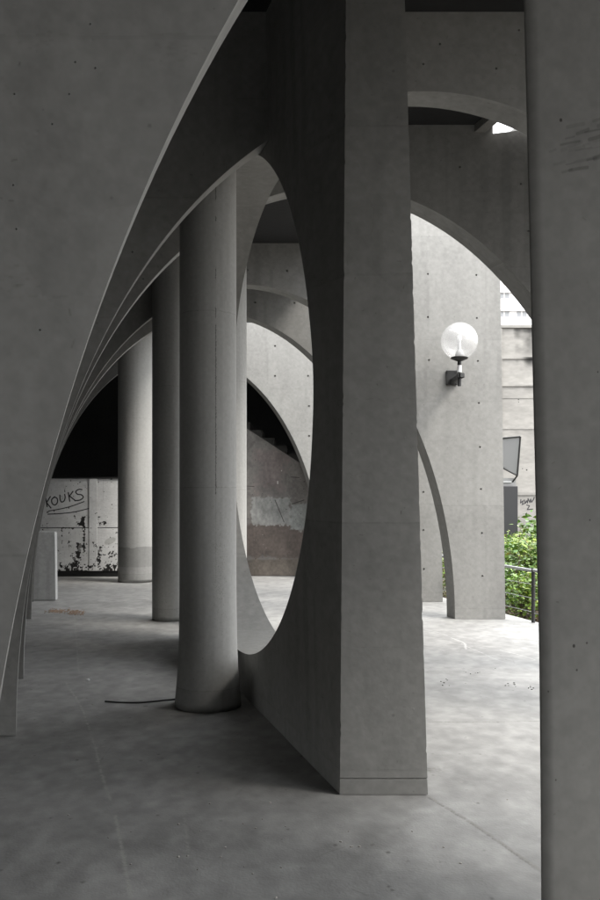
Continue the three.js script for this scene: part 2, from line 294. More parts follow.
const colMapA = columnTex(1.5, 0.75), colMapB = columnTex(2, 0.25), colMapC = columnTex(3, 0.15, 0.59);
function column(pxc, d, r, label, map, turn, tone = 0.385, flare = 1) {
  const prof = [[0.001, 0.003], ...[[1.165, 0.003], [1.15, 0.06], [1.11, 0.15], [1.06, 0.28], [1.025, 0.45], [1.005, 0.7]].map(([k, y]) => [r * (1 + (k - 1) * flare), y]), [r, 1.0], [r, 1.54], [r * 0.996, 3], [r * 0.99, TOP + 0.02]].map(([x, y]) => new THREE.Vector2(x, y));
  const g = new THREE.LatheGeometry(prof, 72); g.rotateY(turn);
  const p = g.attributes.position, uv = g.attributes.uv; for (let i = 0; i < p.count; i++) uv.setY(i, Math.min(1, p.getY(i) / 4.5));
  const c = P(pxc, 600, d); c.y = 0;
  const t = thing('round_column', label, 'column', c, 'round concrete columns');
  part(t, 'shaft', g, std({ color: lin(tone, tone, tone * 0.985), map, bumpMap: concreteBump, bumpScale: 0.003, roughness: 0.9 }), true);
  return t;
}
// the mid-texture seam stands at half a turn of the lathe; the turn brings it to face the camera's side
column(208, 6.35, 0.2, 'round concrete column with a dark vertical seam beside the round opening', colMapA, Math.PI + 0.36);
column(169.5, 10.67, 0.205, 'round concrete column in deep shade behind the seamed column', colMapB, 2, 0.385, 0);
column(229, 10.2, 0.2, 'pale round concrete column seen through the round opening', colMapB, 3, 0.385);
column(135.5, 15.25, 0.295, 'stout round concrete column in front of the graffiti hoarding', colMapC, 1, 0.385, 0);

// ---------------------------------------------------------------- the pier at the right
{
  const d = 2.82, x0 = EYE.x + 0.758, z0 = EYE.z - d, w = 0.62, dep = 0.24, ring = [];
  const c = 0.055; // corner points of the plan, front left first
  const plan = [[0.08, -dep], [0.006, -0.034], [0.0, -0.022], [0.004, -0.015], [0.038, 0], [w, 0], [w, -dep]];
  const ys = [0.003, 0.5, 1.0, 1.4, 1.9, 2.4, 2.9, 3.4, 3.9, TOP + 0.02], pos = [], idx = [];
  ys.forEach((y) => plan.forEach(([x, z]) => { const g = y > 0.9 ? 0.0235 * (y - 0.9) : -0.006 * (0.9 - y); const f = x < w / 2 ? -g : g; pos.push(x0 + x + f, y, z0 + z); }));
  const n = plan.length;
  for (let j = 0; j < ys.length - 1; j++) for (let i = 0; i < n; i++) { const a = j * n + i, b = j * n + (i + 1) % n; idx.push(a, b, a + n, b, b + n, a + n); }
  const g = new THREE.BufferGeometry(); g.setAttribute('position', new THREE.Float32BufferAttribute(pos, 3)); g.setIndex(idx);
  const t = thing('concrete_pier', 'wide dark concrete pier with rounded corner cutting off the right of the view', 'pier', new THREE.Vector3(x0 + w / 2, 0, z0 - dep / 2));
  const pierMap = paintTex(512, 2048, (u, v) => { const q = 0.87 + 0.05 * nBig(u * 0.3, v) + 0.03 * nMid(u * 0.4, v * 1.6) + 0.05 * nFine(u * 0.3, v * 1.5) + 0.03 * streakN(u * 0.3, 0.4); return [q, q, q * 0.99]; }, (c, W, H) => {
    const at = (px, py) => { const p = P(px, py, d); return [(p.x - x0 + 0.1) / 0.84 * W, (1 - p.y / 4.5) * H]; }; c.lineCap = 'round';
    for (let i = 0; i < 30; i++) { const x = rr(548, 610), y = 158 - (x - 548) * 0.5 + rr(-26, 26), l = rr(3, 22); c.globalAlpha = rr(0.05, 0.2); c.strokeStyle = '#2a2823'; c.lineWidth = rr(1, 7); c.beginPath(); c.moveTo(...at(x, y)); c.quadraticCurveTo(...at(x + l * 0.5, y - l * 0.12), ...at(x + l, y - l * rr(0.15, 0.4))); c.stroke(); }
    for (const [x, y, r] of [[574, 646, 2.4], [587, 643, 1.4], [577, 670, 1.6], [549, 692, 1.2], [598, 372, 1.2], [561, 120, 2.5], [590, 520, 1.2], [556, 780, 1.2]]) { c.globalAlpha = 0.6; c.fillStyle = '#24221e'; c.beginPath(); c.arc(...at(x, y), r, 0, 7); c.fill(); }
    for (let i = 0; i < 160; i++) { c.globalAlpha = rr(0.1, 0.35); c.strokeStyle = rnd() < 0.5 ? '#f4f2ec' : '#4e4b45'; c.lineWidth = rr(0.6, 1.4); const x = rr(0, W), y = rr(0, H); c.beginPath(); c.moveTo(x, y); c.lineTo(x + rr(-6, 6), y + rr(-4, 4)); c.stroke(); }
    c.globalAlpha = 1;
  });
  const shaft = finish(g, 1.35), sp = shaft.attributes.position, su = shaft.attributes.uv; for (let i = 0; i < sp.count; i++) su.setXY(i, (sp.getX(i) - x0 + 0.1) / 0.84, sp.getY(i) / 4.5);
  part(t, 'shaft', shaft, std({ color: lin(0.305, 0.30, 0.29), map: pierMap, roughness: 0.92 }));
}

// ---------------------------------------------------------------- the end of the arcade: hoarding, stair, dark hollow
{
  const t = thing('hollow_wall', 'back wall of the hollow behind the hoarding with shade put into its dark colour', 'wall', S(1, 0, 19.5));
  part(t, 'wall_body', skewBox(-2.8, 6.2, 0.004, TOP - 0.002, 19.3, 19.6), M.hollowShade);  // darkness of the unlit hollow painted as a near-black colour
  const u = thing('added_stair_wall', 'added dark wall keeping sky light out of the hollow behind the stair', 'wall', S(6, 0, 18));
  part(u, 'wall_body', skewBox(5.62, 5.9, 0.004, TOP - 0.004, 16.1, 19.29), M.hollowShade);  // put in to block sky light coming from the right
}
const HD = 16.2, hx = (px) => P(px, 0, HD).x, hy = (py) => P(0, py, HD).y;
const planar = (g, x0, x1, y0, y1) => { const p = g.attributes.position, uv = g.attributes.uv; for (let i = 0; i < p.count; i++) uv.setXY(i, (p.getX(i) - x0) / (x1 - x0), (p.getY(i) - y0) / (y1 - y0)); return g; };
{
  const X0 = 10, X1 = 172, Y0 = 476, Y1 = 580, W = 1620, H = 1040;
  const nb = fbm(6, 4, 101), nm = fbm(20, 5, 103), nf = fbm(110, 3, 107);
  const map = paintTex(W, H, (u, v) => { const g = 0.91 + 0.05 * nb(u, v) + 0.05 * nm(u, v) + 0.05 * nf(u, v); return [g, g, g * 0.995]; }, (c) => {
    const q = (x, y) => [(x - X0) * 10, (y - Y0) * 10];
    // bare rusty-black steel where the paint has come off
    const im = c.getImageData(0, 0, W, H);
    const spots = [[80, 524, 6, 3.2, 1.4], [83, 520, 2.2, 4, 1.2], [81, 547, 6, 3, 0.9], [84, 540, 1.6, 14, 1.2], [79, 552, 3, 9, 1.15], [76, 560, 5, 6, 0.8], [99, 556, 2.6, 9, 1.2], [101, 547, 3, 3, 0.8], [62, 538, 1, 9, 0.8], [96, 514, 2, 3, 0.7], [104, 523, 6, 3, 0.75], [112, 506, 3, 3, 0.5], [104, 508, 3, 2.5, 0.5], [110, 555, 7, 8, 0.6], [70, 532, 3, 3, 0.55], [61, 566, 4, 4, 0.9], [90, 566, 12, 4, 0.95], [112, 568, 10, 5, 0.95], [74, 567, 9, 4, 0.8], [93, 545, 2, 12, 0.5], [140, 550, 12, 16, 0.6], [155, 520, 8, 8, 0.6], [48, 545, 5, 12, 0.6], [70, 528, 22, 1.0, 0.6], [30, 560, 14, 8, 0.7], [90, 572, 90, 3, 0.7]];
    for (let j = 0; j < H; j++) for (let i = 0; i < W; i++) {
      const x = X0 + i / 10, y = Y0 + j / 10; let s = -0.78;
      for (const [a, b, ra, rb, k] of spots) { const e = ((x - a) / ra) ** 2 + ((y - b) / rb) ** 2; if (e < 4) s += k * Math.exp(-e * 1.2); }
      const n = s + 0.7 * nm(i / W * 2, j / H * 1.0) + 1.25 * nf(i / W, j / H * 0.6);
      if (n > 0) { const k = (j * W + i) * 4, m = Math.min(1, n * 9), dk = [26 + 18 * nf(i / W, j / H), 24, 22]; for (let e = 0; e < 3; e++) im.data[k + e] = im.data[k + e] * (1 - m) + dk[e] * m; }
    }
    c.putImageData(im, 0, 0);
    // paler fresh patches of paint
    c.globalAlpha = 0.5; c.fillStyle = '#efefec'; for (const [x, y, a, b] of [[76.5, 537, 2.6, 5.5], [80, 548, 2, 4], [102, 551, 4, 3]]) { c.beginPath(); const p = q(x, y); c.ellipse(p[0], p[1], a * 10, b * 10, 0.1, 0, 7); c.fill(); }
    c.globalAlpha = 0.25; c.fillStyle = '#77756f'; c.beginPath(); c.ellipse(...q(110, 541), 60, 30, -0.4, 0, 7); c.fill();
    // hand-sprayed writing
    c.globalAlpha = 0.9; c.strokeStyle = '#131315'; c.lineWidth = 12; c.lineCap = c.lineJoin = 'round';
    const line = (...pts) => { c.beginPath(); pts.forEach(([x, y], i) => (i ? c.lineTo : c.moveTo).call(c, ...q(x, y))); c.stroke(); };
    const curve = (...pts) => { const cv = new THREE.CatmullRomCurve3(pts.map(([x, y]) => new THREE.Vector3(x, y, 0))); line(...cv.getPoints(40).map((v) => [v.x, v.y])); };
    line([45.6, 498.2], [47, 506.6]); line([50.2, 496.6], [46.4, 502.6], [50.8, 508]);                                   // K
    curve([54.2, 497], [51.6, 499.6], [52.2, 503.6], [54.8, 505], [57.2, 502.6], [57, 498.6], [54.2, 496.8]);            // O
    curve([59.8, 495.2], [60, 499.4], [61.4, 502], [63.8, 501], [65, 497.6], [64.6, 494.4]);                             // U
    line([68.2, 492.6], [69.6, 501.2]); line([72.8, 491.4], [69, 496.6]); line([69.4, 496], [75.2, 500.6]);              // K
    curve([81.8, 489.6], [78.6, 489.4], [75.6, 491.8], [77.4, 494.2], [81.2, 494.8], [83.2, 497], [80.4, 499.8], [74.8, 500.8]);  // S
    c.lineWidth = 9.5; curve([48.6, 511], [58, 509.4], [70, 506.6], [84, 501.6]); curve([47.8, 514.2], [60, 513.6], [74, 512], [88.4, 508.6]);
    // dust stripes and drips down the batten
    c.globalAlpha = 0.3; c.strokeStyle = '#6a6863'; c.lineWidth = 3; line([89, 479], [89.4, 527]); line([97.4, 479], [97.2, 520]); line([103, 480], [103, 500]);
    for (let i = 0; i < 60; i++) { c.globalAlpha = rr(0.05, 0.2); c.lineWidth = rr(1, 3); const x = rr(X0, X1), y = rr(520, 560); line([x, y], [x + rr(-0.3, 0.3), y + rr(3, 14)]); }
    c.globalAlpha = 1;
  });
  const mat = std({ map, roughness: 0.6, color: lin(0.68) });
  const t = thing('steel_hoarding', 'peeling white steel hoarding with KOUKS sprayed on it', 'hoarding', P(90, 578, HD));
  t.position.y = 0;
  const z = EYE.z - HD, ub = [hx(X0), hx(X1), hy(Y1), hy(Y0)];
  const panel = (x0, x1, y0, y1, off = 0, nm = 'panel') => { const g = new RoundedBoxGeometry(hx(x1) - hx(x0), hy(y0) - hy(y1), 0.03, 1, 0.004); g.translate((hx(x0) + hx(x1)) / 2, (hy(y0) + hy(y1)) / 2, z - 0.015 + off); return part(t, nm, planar(g, ...ub), mat); };
  for (const [x0, x1] of [[11, 34.8], [35, 88.8], [97.4, 134.8], [135, 171]]) { panel(x0, x1, 478.6, 527.4); panel(x0, x1, 528.2, 570.8, 0.006); }
  panel(89, 97.2, 478.6, 570.8, 0.014, 'batten');
  part(t, 'cap_rail', box(hx(10), hx(172), hy(478.4), hy(477.2), z - 0.05, z + 0.02), M.ironDark);
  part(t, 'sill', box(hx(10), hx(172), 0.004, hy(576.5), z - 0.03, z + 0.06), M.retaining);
  part(t, 'kick_board', box(hx(10), hx(172), hy(576.4), hy(571), z - 0.06, z - 0.02), M.ironDark);
}
{ // stair flank with patched render, steps behind it
  const D = 16.28, X0 = 176, X1 = 352, Y0 = 372, Y1 = 582, W = 1056, H = 1260, nb = fbm(5, 5, 131), nm = fbm(18, 4, 133), nf = fbm(90, 3, 137);
  const map = paintTex(W, H, (u, v) => {
    const x = X0 + u * (X1 - X0), y = Y0 + v * (Y1 - Y0), n = nb(u, v), m = nm(u, v), f = nf(u, v);
    let c = [0.50, 0.485, 0.47];
    const blend = (k, col) => { k = Math.max(0, Math.min(1, k)); c = c.map((q, i) => q * (1 - k) + col[i] * k); };
    const rect = (x0, x1, y0, y1, s, w = 1) => Math.min(x - x0, x1 - x, y - y0, y1 - y) / s * w + 0.4 + (n * 1.6 + m * 3 + f * 1.5) * 0.9;
    blend(rect(256, 285, 450, 496, 5) * 0.6, [0.49, 0.455, 0.445]);
    blend(rect(170, 330, 523, 559, 2) * 0.8, [0.40, 0.365, 0.345]);
    blend(rect(170, 330, 558.5, 581, 0.8) * 0.7, [0.45, 0.42, 0.39]);
    blend(Math.min(0.85, rect(252.5, 291, 497.5, 524.5, 1.6)), [0.60, 0.605, 0.595]);
    blend(rect(290, 330, 503, 530, 1.5) * 0.8, [0.58, 0.59, 0.58]);
    const g = 1 + 0.22 * n + 0.16 * m + 0.14 * f; return c.map((q) => q * g);
  }, (c) => {
    const q = (x, y) => [(x - X0) * 6, (y - Y0) * 6]; c.lineCap = 'round';
    for (let i = 0; i < 60; i++) { c.globalAlpha = rr(0.3, 0.8); c.fillStyle = rnd() < 0.7 ? '#211e1b' : '#b9b6b0'; c.beginPath(); c.arc(...q(rr(246, 310), rr(445, 560)), rr(0.8, 3), 0, 7); c.fill(); }
    c.globalAlpha = 0.7; c.strokeStyle = '#2a2724'; c.lineWidth = 4; for (const [a, b, e, f] of [[246, 486, 254, 486.5], [291, 477, 299, 477.6], [292, 504, 304, 500], [275, 500, 284, 522]]) { c.beginPath(); c.moveTo(...q(a, b)); c.lineTo(...q(e, f)); c.stroke(); }
    c.fillStyle = '#d0cec8'; c.fillRect(...q(277, 481), 8, 18); c.fillRect(...q(281, 470), 6, 8); c.globalAlpha = 1;
  });
  const bx = (px) => P(px, 0, D).x, by = (py) => P(0, py, D).y, z = EYE.z - D;
  const s = new THREE.Shape(); const slope = (px) => 428 + (px - 246) * 0.65;
  s.moveTo(bx(178), 0.003); s.lineTo(bx(350), 0.003); s.lineTo(bx(350), by(slope(350))); s.lineTo(bx(178), by(slope(178))); s.closePath();
  const g = new THREE.ExtrudeGeometry(s, { depth: 0.15, bevelEnabled: false }); g.translate(0, 0, z - 0.15); planar(g, bx(X0), bx(X1), by(Y1), by(Y0));
  const t = thing('stair', 'stair with patched brown rendered flank rising into the dark behind the arch', 'stair', new THREE.Vector3(bx(270), 0, z));
  part(t, 'flank_wall', g, std({ map, color: lin(0.62), roughness: 0.95 }));
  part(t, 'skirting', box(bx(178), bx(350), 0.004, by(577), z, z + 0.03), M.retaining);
  for (let i = 0; i < 13; i++) { const px0 = 188 + i * 12.3, top = by(slope(px0) - 0.9); part(t, 'step', box(bx(px0), bx(px0 + 12.2), top - 0.18, top, z - 1.5, z - 0.16), M.step); }  // near-black step colour carries the shade of the hollow
}
{ // block on the floor at the left
  const D = 12.55, x = (px) => P(px, 0, D).x, w = x(55.5) - x(30), h = Yp(532, D), g = new RoundedBoxGeometry(w, h, 0.12, 2, 0.012), p = g.attributes.position;
  g.translate(0, h / 2 + 0.003, 0); for (let i = 0; i < p.count; i++) { const k = 1 - 0.06 * p.getY(i) / h; p.setX(i, p.getX(i) * k); }
  const c = new THREE.Vector3((x(30) + x(55.5)) / 2, 0, EYE.z - D - 0.06), t = thing('concrete_block', 'pale upright concrete block in front of the graffiti hoarding', 'block', c);
  t.rotation.y = 0.03; part(t, 'block_body', uvBox(g, 1.3, 0.4), M.block, true);
}

// ---------------------------------------------------------------- globe lamp on its bracket
{
  const D = 10.7, wallZ = EYE.z - D, c = P(459.5, 341, 10.36), r = 0.214;
  const t = thing('globe_lamp', 'glass globe lamp on a black bracket fixed to the bright arch wall', 'lamp', P(452, 378, D));
  const milk = new THREE.MeshPhysicalMaterial({ color: lin(0.97), roughness: 0.08, transmission: 0.78, thickness: 0, ior: 1.45, clearcoat: 0.6, clearcoatRoughness: 0.03 });
  const gl = new THREE.SphereGeometry(r, 48, 32, 0, Math.PI * 2, 0, Math.PI * 0.86); gl.translate(c.x, c.y, c.z); part(t, 'globe', gl, milk);
  const lathe = (pts, x, y, z) => { const g = new THREE.LatheGeometry(pts.map(([a, b]) => new THREE.Vector2(a, b)), 28); g.translate(x, y, z); return g; };
  part(t, 'globe_cap', lathe([[0.0005, -0.232], [0.03, -0.232], [0.095, -0.205], [0.1, -0.19], [0.09, -0.183], [0.0005, -0.183]], c.x, c.y, c.z), M.ironDark);
  part(t, 'bulb_holder', lathe([[0.0005, -0.18], [0.055, -0.18], [0.035, -0.11], [0.02, -0.09], [0.02, -0.02], [0.0005, -0.02]], c.x, c.y, c.z), std({ color: lin(0.5), roughness: 0.5 }));
  part(t, 'bulb', lathe([[0.0005, -0.02], [0.018, -0.018], [0.026, 0.03], [0.02, 0.06], [0.0005, 0.066]], c.x, c.y, c.z), std({ color: lin(0.85), roughness: 0.2 }));
  part(t, 'stem', bar(new THREE.Vector3(c.x, c.y - 0.23, c.z), new THREE.Vector3(c.x, c.y - 0.52, c.z), 0.022, 14), M.ironDark);
  part(t, 'sleeve', bar(new THREE.Vector3(c.x, c.y - 0.28, c.z), new THREE.Vector3(c.x, c.y - 0.36, c.z), 0.026, 14), std({ color: lin(0.7), roughness: 0.4 }));
  const plate = P(451.5, 378, D), arm = new RoundedBoxGeometry(0.05, 0.055, 0.4, 2, 0.006);
  const from = new THREE.Vector3(plate.x, c.y - 0.43, wallZ + 0.02), to = new THREE.Vector3(c.x + 0.02, c.y - 0.40, c.z + 0.04);
  arm.lookAt(new THREE.Vector3().subVectors(to, from)); arm.translate((from.x + to.x) / 2, (from.y + to.y) / 2, (from.z + to.z) / 2);
  part(t, 'arm', arm, M.ironDark);
  part(t, 'clamp', new RoundedBoxGeometry(0.085, 0.05, 0.07, 2, 0.006).translate(c.x + 0.012, c.y - 0.4, c.z), M.ironDark);
  const wp = part(t, 'wall_plate', new RoundedBoxGeometry(0.135, 0.175, 0.03, 2, 0.006).translate(plate.x, plate.y, wallZ + 0.016), M.ironDark);
  for (const [x, y] of [[-1, -1], [1, -1], [-1, 1], [1, 1]]) { const b = new THREE.CylinderGeometry(0.009, 0.009, 0.012, 10); b.rotateX(Math.PI / 2); b.translate(plate.x + x * 0.05, plate.y + y * 0.07, wallZ + 0.036); part(wp, 'bolt', b, M.ironDark); }
}

// ---------------------------------------------------------------- things on the floor
{
  const pts = [[105, 702.2], [120, 703.2], [138, 703.4], [156, 702], [170, 700.6], [178, 700.2]].map(([x, y]) => { const [X, Z] = floorPt(x, y); return new THREE.Vector3(X, 0.0065, Z); });
  const t = thing('cable', 'short black cable lying on the floor beside the seamed column', 'cable', pts[0].clone().setY(0)); part(t, 'cable_strand', tube(pts, 0.0055, 30, 8), M.ironDark);
  const [px, pz] = floorPt(88, 681), g = new THREE.IcosahedronGeometry(0.014, 1); const p = g.attributes.position; for (let i = 0; i < p.count; i++) p.setXYZ(i, p.getX(i) * (1 + 0.3 * Math.sin(i * 3.1)), p.getY(i) * 0.7, p.getZ(i));
  const w = thing('paper_scrap', 'crumpled white scrap lying on the shaded floor', 'scrap', new THREE.Vector3(px, 0, pz)); part(w, 'scrap_body', g.translate(0, 0.01, 0), std({ color: lin(0.75) }), true);
  const bits = (spots, n, mats, name, label, cat, size) => {
    const gs = []; for (let i = 0; i < n; i++) { const [cx, cy, wx, wy] = spots[i % spots.length], [X, Z] = floorPt(cx + (rnd() + rnd() - 1) * wx, cy + (rnd() + rnd() - 1) * wy), q = new THREE.DodecahedronGeometry(size * rr(0.5, 1.2), 0); q.scale(rr(0.8, 1.6), 0.45, rr(0.6, 1.2)); q.rotateY(rr(0, 6)); q.translate(X, size * 0.3, Z); gs.push(q); }
    const m = new THREE.Mesh(mergeGeometries(gs), mats); m.name = name; m.castShadow = m.receiveShadow = true; scene.add(m); tag(m, label, cat, null, 'stuff');
  };
  bits([[64, 611, 22, 3], [76, 613, 10, 2.4], [55, 611.5, 8, 1.5]], 260, std({ color: lin(0.27, 0.19, 0.135) }), 'brown_litter', 'brown crumbs of leaf litter strewn near the concrete block', 'litter', 0.011);
  bits([[445, 683, 16, 6], [508, 685, 12, 3], [470, 672, 30, 4], [530, 688, 6, 3]], 26, std({ color: lin(0.05, 0.045, 0.04) }), 'dark_grit', 'dark grit scattered on the bright floor', 'grit', 0.007);
  bits([[300, 840, 280, 60], [250, 720, 200, 40]], 60, std({ color: lin(0.4, 0.38, 0.35) }), 'pale_grit', 'pale crumbs of concrete scattered over the floor', 'grit', 0.006);
}

// ---------------------------------------------------------------- garden at the right: fence, shrubs, cabinet, retaining wall, tower block
{
  const a = 5.62, post = (d) => S(a, 0, d), t = thing('garden_fence', 'low grey tube fence between the floor edge and the shrubs', 'fence', post(10.5));
  const ds = [6.9, 8.65, 10.42, 12.3, 14.1, 15.9], up = (v, y) => v.clone().setY(y);
  for (const d of ds) part(t, 'post', bar(up(post(d), -0.05), up(post(d), 0.62), 0.022, 10), M.ironDark);
  for (let i = 0; i + 1 < ds.length; i++) {
    const p = post(ds[i]), q = post(ds[i + 1]);
    part(t, 'rail', bar(up(p, 0.6), up(q, 0.605), 0.019, 10), M.rail);
    for (const y of [0.12, 0.28, 0.44]) part(t, 'wire', bar(up(p, y), up(q, y - 0.01), 0.004, 6), M.rail);
  }
}
const leafMats = [lin(0.10, 0.21, 0.02), lin(0.065, 0.15, 0.018), lin(0.18, 0.29, 0.04)].map((c) => new THREE.MeshPhysicalMaterial({ color: c, vertexColors: true, roughness: 0.6, transmission: 0.35, thickness: 0, side: THREE.DoubleSide }));
const barkMat = std({ color: lin(0.12, 0.09, 0.065) });
function crownGeo(n, rx, ry, rz, size) {
  const pos = [], col = [], idx = [], v = new THREE.Vector3(), e = new THREE.Euler(), clumps = [];
  for (let i = 0; i < 22; i++) { const t = rr(0, 6.283), h = rr(-0.9, 1), s = Math.sqrt(1 - h * h) * rr(0.4, 1); clumps.push([Math.cos(t) * s * rx, h * ry, Math.sin(t) * s * rz, rr(0.14, 0.3)]); }
  for (let i = 0; i < n; i++) {
    const c = clumps[(rnd() * clumps.length) | 0], L = size * rr(0.4, 1.5), W = L * rr(0.42, 0.6), b = pos.length / 3; e.set(rr(-0.9, 0.9), rr(0, 6.283), rr(-0.9, 0.9));
    const o = [c[0] + (rnd() + rnd() - 1) * c[3] * 1.7, c[1] + (rnd() + rnd() - 1) * c[3] * 1.4, c[2] + (rnd() + rnd() - 1) * c[3] * 1.7];
    for (const [x, y, z] of [[0, 0, 0], [W / 2, 0.06 * L, L * 0.42], [0, 0, L], [-W / 2, 0.06 * L, L * 0.42]]) { v.set(x, y, z).applyEuler(e); pos.push(v.x + o[0], v.y + o[1], v.z + o[2]); }
    const k = rr(0.5, 1.45), yl = rr(0.85, 1.35), dead = rnd() < 0.03; for (let j = 0; j < 4; j++) dead ? col.push(1.6, 0.7, 0.9) : col.push(k * yl, k, k * rr(0.7, 1));
    idx.push(b, b + 1, b + 2, b, b + 2, b + 3);
  }
  const g = new THREE.BufferGeometry(); g.setAttribute('position', new THREE.Float32BufferAttribute(pos, 3)); g.setAttribute('color', new THREE.Float32BufferAttribute(col, 3)); g.setIndex(idx); g.computeVertexNormals(); return g;
}
const crowns = [crownGeo(1500, 0.55, 0.5, 0.5, 0.085), crownGeo(1400, 0.5, 0.6, 0.5, 0.11), crownGeo(1600, 0.6, 0.42, 0.5, 0.075)];
function shrub(px, d, scale, yc, kind, label) {
  const c = P(px, 0, d); c.y = -0.16; const t = thing('leafy_shrub', label, 'shrub', c, 'shrubs behind the garden fence');
  const g = crowns[kind].clone(); g.rotateY(rr(0, 6)); g.scale(scale, scale, scale); g.translate(0, yc + 0.16, 0); part(t, 'crown', g, leafMats[kind], true);
  for (let i = 0; i < 6; i++) { const q = new THREE.Vector3(rr(-0.35, 0.35) * scale, yc + 0.16 + rr(-0.1, 0.3), rr(-0.3, 0.3) * scale); part(t, 'stem', tube([new THREE.Vector3(q.x * 0.15, 0, q.z * 0.15), new THREE.Vector3(q.x * 0.5, q.y * 0.55, q.z * 0.4), q], 0.011, 8, 6), barkMat, true); }
}
for (const [px, d, s, y, k, label] of [
  [522, 11.9, 0.7, 0.2, 0, 'mid green leafy shrub pressed against the fence wires'], [548, 11.7, 0.7, 0.2, 2, 'small yellow-green shrub beside the dark fence post'],
  [507, 12.9, 0.7, 0.35, 1, 'dark long-leaved shrub at the corner of the globe lamp wall'], [530, 13.2, 0.75, 0.5, 2, 'bright yellow-green shrub rising above the fence rail'],
  [512, 13.6, 0.6, 0.6, 2, 'yellow-green shrub in front of the black cabinet'], [538, 14.0, 0.85, 0.55, 0, 'tall mid green shrub under the scribbles on the retaining wall'],
  [560, 13.0, 0.9, 0.5, 1, 'wide dark shrub hidden behind the right pier'], [530, 15.6, 0.9, 0.5, 1, 'dark long-leaved shrub between the cabinet and the retaining wall'],
  [450, 13.9, 0.8, 0.25, 2, 'low yellow-green shrub glimpsed between the two lamp-side arch walls']]) shrub(px, d, s, y, k, label);
{ // leaf litter at the foot of the shrubs
  const g = new THREE.PlaneGeometry(0.05, 0.03), n = 2600, m = new THREE.InstancedMesh(g, std({ color: lin(1), side: THREE.DoubleSide }), n), o = new THREE.Object3D(), col = new THREE.Color();
  for (let i = 0; i < n; i++) { const d = rr(8, 15), p = S(rr(5.72, 7.4), -0.15 + rr(0, 0.07), d); o.position.copy(p); o.rotation.set(rr(-2.2, -0.9), rr(0, 6), rr(-0.5, 0.5)); o.scale.setScalar(rr(0.6, 1.4)); o.updateMatrix(); m.setMatrixAt(i, o.matrix); const k = rr(0.5, 1.3); m.setColorAt(i, col.setRGB(0.22 * k, 0.17 * k, 0.12 * k)); }
  m.name = 'dry_leaves'; m.castShadow = m.receiveShadow = true; scene.add(m); tag(m, 'dry brown leaves on the earth under the shrubs', 'leaf litter', null, 'stuff');
}
{ // cabinet with an open framed flap
  const D = 14.6, z = EYE.z - D, X = (px) => P(px, 0, D).x, Y = (py) => Yp(py, D), x1 = X(518.8), x0 = X(462);
  const t = thing('service_cabinet', 'black cabinet with a raised pale framed flap behind the shrubs', 'cabinet', new THREE.Vector3((x0 + x1) / 2, -0.16, z));
  part(t, 'cabinet_body', new RoundedBoxGeometry(x1 - x0, Y(486) + 0.16, 0.6, 2, 0.01).translate((x0 + x1) / 2, (Y(486) - 0.16) / 2, z - 0.35), std({ color: lin(0.022, 0.022, 0.025), roughness: 0.5 }));
  part(t, 'cabinet_top', box(x0, x1 - 0.02, Y(485.8), Y(478), z - 0.5, z - 0.1), std({ color: lin(0.2), roughness: 0.6 }));
  part(t, 'trim', box(x0, x1 - 0.1, Y(482.4), Y(481.2), z - 0.1, z - 0.085), M.ironGrey);
  const tr = new THREE.Vector3(X(519.8), Y(436.8), z + 0.05), br = new THREE.Vector3(X(518.2), Y(475.5), z - 0.05), tl = new THREE.Vector3(X(466), Y(440.8), z - 0.2), bl = new THREE.Vector3(X(466), Y(446.5), z - 0.25);
  const fl = new THREE.BufferGeometry(), th = new THREE.Vector3(0, 0, -0.02), v = [tl, bl, br, tr, ...[tl, bl, br, tr].map((q) => q.clone().add(th))];
  fl.setAttribute('position', new THREE.Float32BufferAttribute(v.flatMap((q) => [q.x, q.y, q.z]), 3)); fl.setIndex([0, 1, 2, 0, 2, 3, 4, 6, 5, 4, 7, 6, 0, 4, 1, 4, 5, 1, 1, 5, 2, 5, 6, 2, 2, 6, 3, 6, 7, 3, 3, 7, 0, 7, 4, 0]);
  const f = fl.toNonIndexed(); f.computeVertexNormals(); const flap = part(t, 'flap', uvBox(f), std({ color: lin(0.24, 0.24, 0.245), roughness: 0.6 }));
  for (const [p, q] of [[tl, tr], [tr, br], [br, bl]]) part(flap, 'frame_bar', bar(p, q, 0.014, 8), M.ironDark);
  part(t, 'stay', bar(br, new THREE.Vector3(X(513.5), Y(483), z - 0.12), 0.014, 8), M.ironDark);
}
